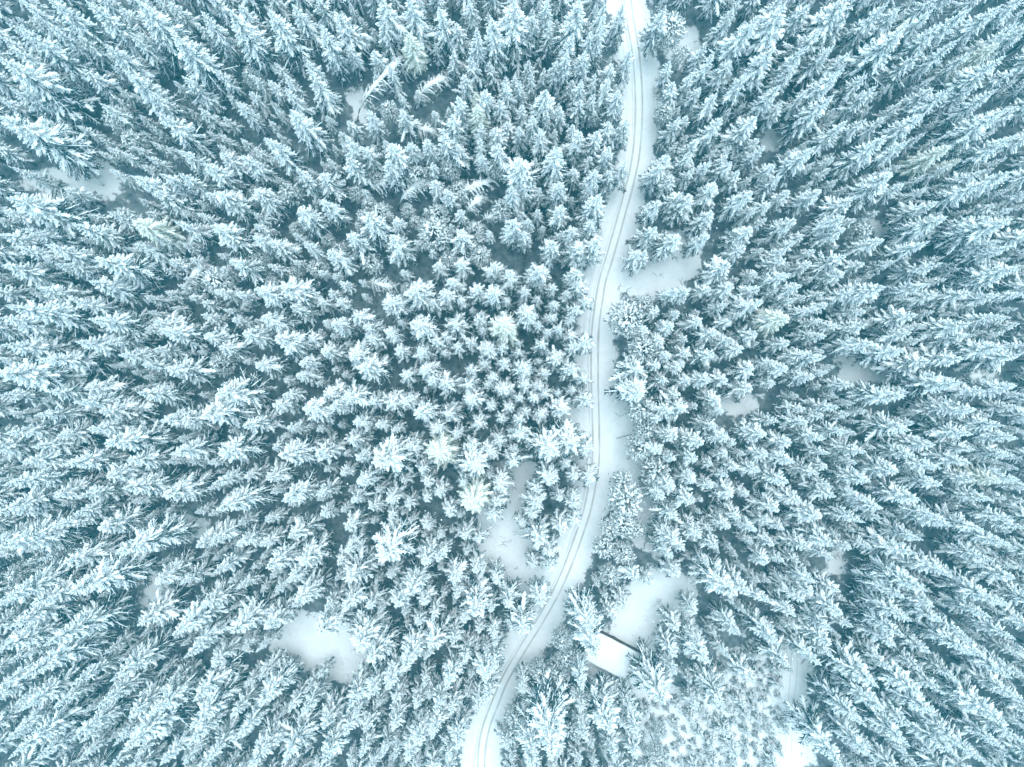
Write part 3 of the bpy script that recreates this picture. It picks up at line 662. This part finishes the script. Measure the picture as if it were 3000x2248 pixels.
# ------------------------------------------------------------------ the rest of the forest: one mass, geometry-node instances of the same trees
def mass(name, items, protos, label):
    pts = np.array([[t['x'], t['y'], t['z']] for t in items], np.float32)
    me = bpy.data.meshes.new(name); me.vertices.add(len(pts)); me.vertices.foreach_set("co", pts.ravel())
    for an, ty, vals in (("rz", 'FLOAT', [t['rz'] for t in items]), ("pid", 'INT', [t['pid'] for t in items])):
        a = me.attributes.new(an, ty, 'POINT'); a.data.foreach_set("value", np.array(vals, np.float32 if ty == 'FLOAT' else np.int32))
    a = me.attributes.new("scl", 'FLOAT_VECTOR', 'POINT')
    a.data.foreach_set("vector", np.array([[t['r'] / t['proto'][2]] * 2 + [t['h'] / t['proto'][1]] for t in items], np.float32).ravel())
    o = link(name, me)
    ng = bpy.data.node_groups.new(name + "_scatter", 'GeometryNodeTree')
    ng.interface.new_socket("Geometry", in_out='INPUT', socket_type='NodeSocketGeometry')
    ng.interface.new_socket("Geometry", in_out='OUTPUT', socket_type='NodeSocketGeometry')
    N, L = ng.nodes, ng.links
    gi = N.new("NodeGroupInput"); go = N.new("NodeGroupOutput"); out = N.new("GeometryNodeJoinGeometry")
    def attr(nm, dt):
        n = N.new("GeometryNodeInputNamedAttribute"); n.data_type = dt; n.inputs[0].default_value = nm
        return n.outputs["Attribute"]
    rz, pid, scl = attr("rz", 'FLOAT'), attr("pid", 'INT'), attr("scl", 'FLOAT_VECTOR')
    cx = N.new("ShaderNodeCombineXYZ"); L.new(rz, cx.inputs[2])
    for p, meshes in protos.items():
        j = N.new("GeometryNodeJoinGeometry")
        src = next((q for q in bpy.data.objects if q.data == meshes[1]), None)
        srcs = [next(q for q in bpy.data.objects if q.type == 'MESH' and q.data == m_) for m_ in meshes]
        for s_ in srcs:
            oi = N.new("GeometryNodeObjectInfo"); oi.transform_space = 'ORIGINAL'; oi.inputs[0].default_value = s_
            L.new(oi.outputs["Geometry"], j.inputs[0])
        cmp_ = N.new("FunctionNodeCompare"); cmp_.data_type = 'INT'; cmp_.operation = 'EQUAL'
        a_in = [s for s in cmp_.inputs if s.enabled]
        L.new(pid, a_in[0]); a_in[1].default_value = p
        ip = N.new("GeometryNodeInstanceOnPoints")
        L.new(gi.outputs[0], ip.inputs["Points"]); L.new(cmp_.outputs[0], ip.inputs["Selection"])
        L.new(j.outputs[0], ip.inputs["Instance"])
        L.new(cx.outputs[0], ip.inputs["Rotation"]); L.new(scl, ip.inputs["Scale"])
        L.new(ip.outputs[0], out.inputs[0])
    L.new(out.outputs[0], go.inputs[0])
    md = o.modifiers.new("scatter", 'NODES'); md.node_group = ng
    o["kind"] = "stuff"; o["label"] = label
    return o
protos = {}
for t in rest: protos[t['pid']] = t['proto'][0]
have = {q.data for q in bpy.data.objects if q.type == 'MESH'}
mass("spruce_forest", rest, {p: m for p, m in protos.items() if m[1] in have}, "dense mass of smaller snow-covered spruces filling the stand")

# young snowy thicket in the south-east opening
sap = []
for _ in range(1500):
    px, py = rng.uniform(1880, 2330), rng.uniform(1900, 2420)
    x, y = px_at(px, py)
    if float(sample(hard, x, y)) < 0.5 or float(sample(pd, x, y)) < 2.6 or math.hypot(x - CABIN_C[0], y - CABIN_C[1]) < 9.5: continue
    if py < 2040 and px < 1980: continue
    i = 3 + int(rng.integers(4)); R = rng.choice([0.8, 1.1, 1.5, 2.0]) * rng.uniform(0.85, 1.15)
    if any(math.hypot(q['x'] - x, q['y'] - y) < 1.1 * (q['r'] + R) * 0.8 for q in sap): continue
    pr_, z_, h_, id_ = (P_pine[i], -1.2, rng.uniform(3.5, 5.5), 300 + i) if i < 3 else (P_small[i - 3], -1.0 - 0.8 * R, 2.5 + 3.6 * R, i - 3)
    sap.append(dict(x=x, y=y, z=z_, r=R, h=h_, rz=ang(), pid=id_, proto=pr_))
mass("sapling_thicket", sap, {t['pid']: t['proto'][0] for t in sap}, "low thicket of young snow-dusted saplings in the opening")

# ------------------------------------------------------------------ cabin
def box(cx_, cy_, cz_, sx, sy, sz):
    v = np.array([[x, y, z] for z in (-.5, .5) for y in (-.5, .5) for x in (-.5, .5)]) * [sx, sy, sz] + [cx_, cy_, cz_]
    f = np.array([[0, 2, 3, 1], [4, 5, 7, 6], [0, 1, 5, 4], [2, 6, 7, 3], [0, 4, 6, 2], [1, 3, 7, 5]])
    return v, f
EAVE = 3.1
A = np.array(px_at(1750, 1847, EAVE)); B = np.array(px_at(1905, 1928, EAVE)); D = np.array(px_at(1703, 1930, EAVE))
ctr = (B + D) / 2
ex = B - A; LX = float(np.linalg.norm(ex)); ex /= LX
LY = float(np.linalg.norm(D - A)) * 0.98
cab = link("log_cabin", None); cab.location = (ctr[0], ctr[1], 0.0); cab.rotation_euler = (0, 0, math.atan2(ex[1], ex[0]))
tag(cab, "brown log cabin with a flat snow-covered roof beside the bright clearing", "cabin")
WX, WY = LX - 0.9, LY - 0.5
# local frame: +x along the roof, +y towards the clearing
s_ = Soup(); s_.add(box(0, 0, 1.45, WX - 0.30, WY - 0.30, 2.9))
wall = link("wall", mesh_np("cabin_wall", *s_.get(), [M_wood], smooth=False), cab)
def log_mesh(nm, L_):
    q = np.linspace(-0.5, 0.5, 5) * L_
    return mesh_np(nm, *tube(np.stack([q, q * 0, q * 0], 1), 0.14, None, 8), [M_wood])
lm_x, lm_y = log_mesh("log_long", WX + 0.35), log_mesh("log_short", WY + 0.35)
for k in range(11):
    for sg in (-1, 1):
        o = link("log", lm_x, wall); o.location = (0, sg * (WY / 2 - 0.1), 0.15 + 0.262 * k)
        o = link("log", lm_y, wall); o.location = (sg * (WX / 2 - 0.1), 0, 0.28 + 0.262 * k); o.rotation_euler = (0, 0, math.pi / 2)
def part_box(nm, parent, b_, mat, bev=False):
    return link(nm, mesh_np(nm, *b_, [mat], smooth=False), parent)
door = part_box("door", cab, box(-1.6, WY / 2 + 0.08, 1.05, 1.0, 0.08, 2.05), M_wood)
part_box("handle", door, box(-1.25, WY / 2 + 0.14, 1.05, 0.05, 0.06, 0.18), M_iron)
M_glass = simple_mottle("window_glass", [(0.3, (0.03, 0.04, 0.045)), (0.7, (0.05, 0.06, 0.065))], 1.0, 0.1, 0.0, 0.01)
for x in (0.6, 2.6):
    w_ = part_box("window", cab, box(x, WY / 2 + 0.05, 1.6, 0.9, 0.04, 0.9), M_glass)
    fr = Soup()
    for b_ in (box(x, WY / 2 + 0.08, 2.08, 1.06, 0.08, 0.08), box(x, WY / 2 + 0.08, 1.12, 1.06, 0.08, 0.08), box(x - 0.49, WY / 2 + 0.08, 1.6, 0.08, 0.08, 0.88), box(x + 0.49, WY / 2 + 0.08, 1.6, 0.08, 0.08, 0.88)): fr.add(b_)
    link("window_frame", mesh_np("window_frame", *fr.get(), [M_wood], smooth=False), w_)
# roof deck falling gently away from the clearing, with a soft slab of snow
slope = math.radians(3.5)
roof = link("roof", mesh_np("roof_deck", *box(0, 0, 0, LX - 0.1, LY - 0.1, 0.14), [M_wood], smooth=False), cab)
roof.location = (0, 0, EAVE + 0.02); roof.rotation_euler = (slope, 0, 0)
def slab(L_, W_, T_, nx_=40, ny_=30):
    x = np.linspace(-1, 1, nx_); y = np.linspace(-1, 1, ny_); X, Y = np.meshgrid(x, y)
    e = np.clip((1 - np.abs(X)) * L_ / 2 / 0.28, 0, 1); f = np.clip((1 - np.abs(Y)) * W_ / 2 / 0.28, 0, 1)
    p = np.sqrt(1 - (1 - e) ** 2) * np.sqrt(1 - (1 - f) ** 2)
    wx = 1 + 0.006 * np.sin(Y * 9 + 1); wy = 1 + 0.006 * np.sin(X * 11)
    Zt = 0.09 + T_ * p + 0.05 * (value_noise(X * L_ + 50, Y * W_ + 50, 2.0, 9) - 0.5) * p
    top = np.stack([X * L_ / 2 * wx, Y * W_ / 2 * wy, Zt], -1).reshape(-1, 3)
    bot = top.copy(); bot[:, 2] = 0.075
    n = nx_ * ny_
    i = (np.arange(ny_ - 1)[:, None] * nx_ + np.arange(nx_ - 1)[None, :]).ravel()
    F = [np.stack([i, i + 1, i + nx_ + 1, i + nx_], 1), np.stack([i + nx_, i + nx_ + 1, i + 1, i], 1) + n]
    rim = np.concatenate([np.arange(nx_), np.arange(1, ny_) * nx_ + nx_ - 1, (ny_ - 1) * nx_ + np.arange(nx_ - 2, -1, -1), np.arange(ny_ - 2, 0, -1) * nx_])
    r2 = np.roll(rim, -1)
    F.append(np.stack([rim, rim + n, r2 + n, r2], 1))
    return np.concatenate([top, bot]), np.concatenate(F)
link("snow_cover", mesh_np("roof_snow", *slab(LX, LY, 0.42), [M_roof_snow]), roof)
ch = Soup(); ch.add(box(LX / 2 - 2.2, -1.2, 0.75, 0.55, 0.55, 1.1))
link("chimney", mesh_np("chimney", *ch.get(), [M_bark], smooth=False), roof)

# ------------------------------------------------------------------ small things on the snow
def rod(name, p0, p1, r_, mat, sides=7, n=5, wob=0.0, z0=0.3, z1=0.3):
    a_ = np.array([*px_at(*p0), z0]); b_ = np.array([*px_at(*p1), z1])
    t_ = np.linspace(0, 1, n)[:, None]
    P = (b_ - a_) * t_
    rr = np.random.default_rng(int(p0[0])); P[1:-1, :2] += rr.normal(size=(n - 2, 2)) * wob
    o = link(name, mesh_np(name, *tube(P, r_, None, sides), [mat])); o.location = a_
    return o
bar = link("road_barrier", None); bx0, by0 = px_at(1855, 1272); bar.location = (bx0, by0, 0)
x1, y1 = px_at(1806, 1283)
P = np.stack([np.linspace(-0.4, x1 - bx0, 6), np.linspace(0, y1 - by0, 6), np.full(6, 1.0)], 1)
link("boom", mesh_np("boom", *tube(P, 0.065, None, 8), [M_iron]), bar)
for q, nm in ((P[0] * [0, 0, 1], "post"), (P[-1], "post")):
    link(nm, mesh_np(nm, *tube(np.array([[q[0], q[1], -0.2], [q[0], q[1], 0.5], [q[0], q[1], 1.15]]), 0.07, None, 8), [M_iron]), bar)
tag(bar, "thin dark barrier pole reaching out over the turnout snow", "barrier")

tag(rod("fallen_stem", (1886, 1608), (1902, 1545), 0.07, M_bark, n=8, wob=0.25, z0=0.2, z1=0.9), "thin dark crooked stem leaning over snow among round-crowned trees", "branch")

fr = link("garden_frame", None); fx, fy = px_at(1900, 1878); fr.location = (fx, fy, 0); fr.rotation_euler = (0, 0, math.radians(55))
for (a_, b_) in (((-0.9, 0, -0.2), (-0.9, 0, 1.5)), ((0.9, 0, -0.2), (0.9, 0, 1.5)), ((-0.9, 0, 1.46), (0.9, 0, 1.46)), ((-0.9, 0.8, -0.2), (-0.9, 0.8, 1.5)), ((0.9, 0.8, -0.2), (0.9, 0.8, 1.5)), ((-0.9, 0.8, 1.46), (0.9, 0.8, 1.46))):
    P = np.linspace(a_, b_, 3)
    link("post" if a_[2] < 0 else "rail", mesh_np("frame_bar", *tube(P, 0.045, None, 6), [M_iron]), fr)
tag(fr, "thin dark wire-like frame standing in the snow by the cabin", "frame")

# dry stalks and twigs sticking out of the open snow
tw = Soup()
n_ = 0
while n_ < 420:
    x, y = rng.uniform(-112, 112), rng.uniform(-84, 84)
    c_ = float(sample(clr, x, y))
    if c_ < 0.15 or float(sample(rd, x, y)) < 3.6 or float(sample(pd, x, y)) < 2.0 or math.hypot(x - CABIN_C[0], y - CABIN_C[1]) < 7.5: continue
    if c_ > 0.8 and rng.random() < 0.75: continue
    n_ += 1
    z_ = float(ground_z(np.array([x]), np.array([y]))[0])
    for _ in range(int(rng.integers(2, 6))):
        a_ = rng.uniform(0, 6.283); l_ = rng.uniform(0.4, 1.5); q = np.linspace(0, 1, 4)
        tw.add(tube(np.stack([x + q * l_ * math.cos(a_) + rng.normal() * 0.2, y + q * l_ * math.sin(a_) + 0.12 * np.sin(q * 4) + rng.normal() * 0.2, z_ - 0.05 + 0.5 * l_ * np.sin(q * 2.4)], 1), [0.04, 0.035, 0.028, 0.01], None, 3))
o = link("brushwood", mesh_np("brushwood", *tw.get(), [M_bark])); o["kind"] = "stuff"; o["label"] = "thin dark twigs and stalks poking through the open snow"

# falling snow in the air above the forest
fl = Soup()
octv = np.array([[1, 0, 0], [-1, 0, 0], [0, 1, 0], [0, -1, 0], [0, 0, 1], [0, 0, -1.0]])
octf = np.array([[0, 2, 4, 4], [2, 1, 4, 4], [1, 3, 4, 4], [3, 0, 4, 4], [2, 0, 5, 5], [1, 2, 5, 5], [3, 1, 5, 5], [0, 3, 5, 5]])
for _ in range(5000):
    z = rng.uniform(2, 125); k = (H - z) / H
    fl.add((octv * rng.uniform(0.02, 0.05) + [rng.uniform(-135, 135) * (k + 0.1), rng.uniform(-105, 105) * (k + 0.1), z], octf))
o = link("snowfall", mesh_np("snowfall", *fl.get(), [M_flake]))
o["kind"] = "stuff"; o["label"] = "fine snowflakes falling through the air"
# the snowy air between the camera and the forest
M_haze = bpy.data.materials.new("snowy_air"); M_haze.use_nodes = True
hn = M_haze.node_tree; hn.nodes.clear()
pv = hn.nodes.new("ShaderNodeVolumePrincipled"); pv.inputs["Color"].default_value = HAZE_COL; pv.inputs["Anisotropy"].default_value = 0.5; pv.inputs["Density"].default_value = HAZE_D
ho = hn.nodes.new("ShaderNodeOutputMaterial"); hn.links.new(pv.outputs[0], ho.inputs["Volume"])
hz = link("haze", mesh_np("haze", *box(0, 0, 80.2, 1300, 1300, 164.0), [M_haze], smooth=False)); hz["kind"] = "stuff"; hz["label"] = "thin pale blue air full of fine snow"
print("listed", n_listed, "all", len(trees), "rest", len(rest), "saplings", len(sap))
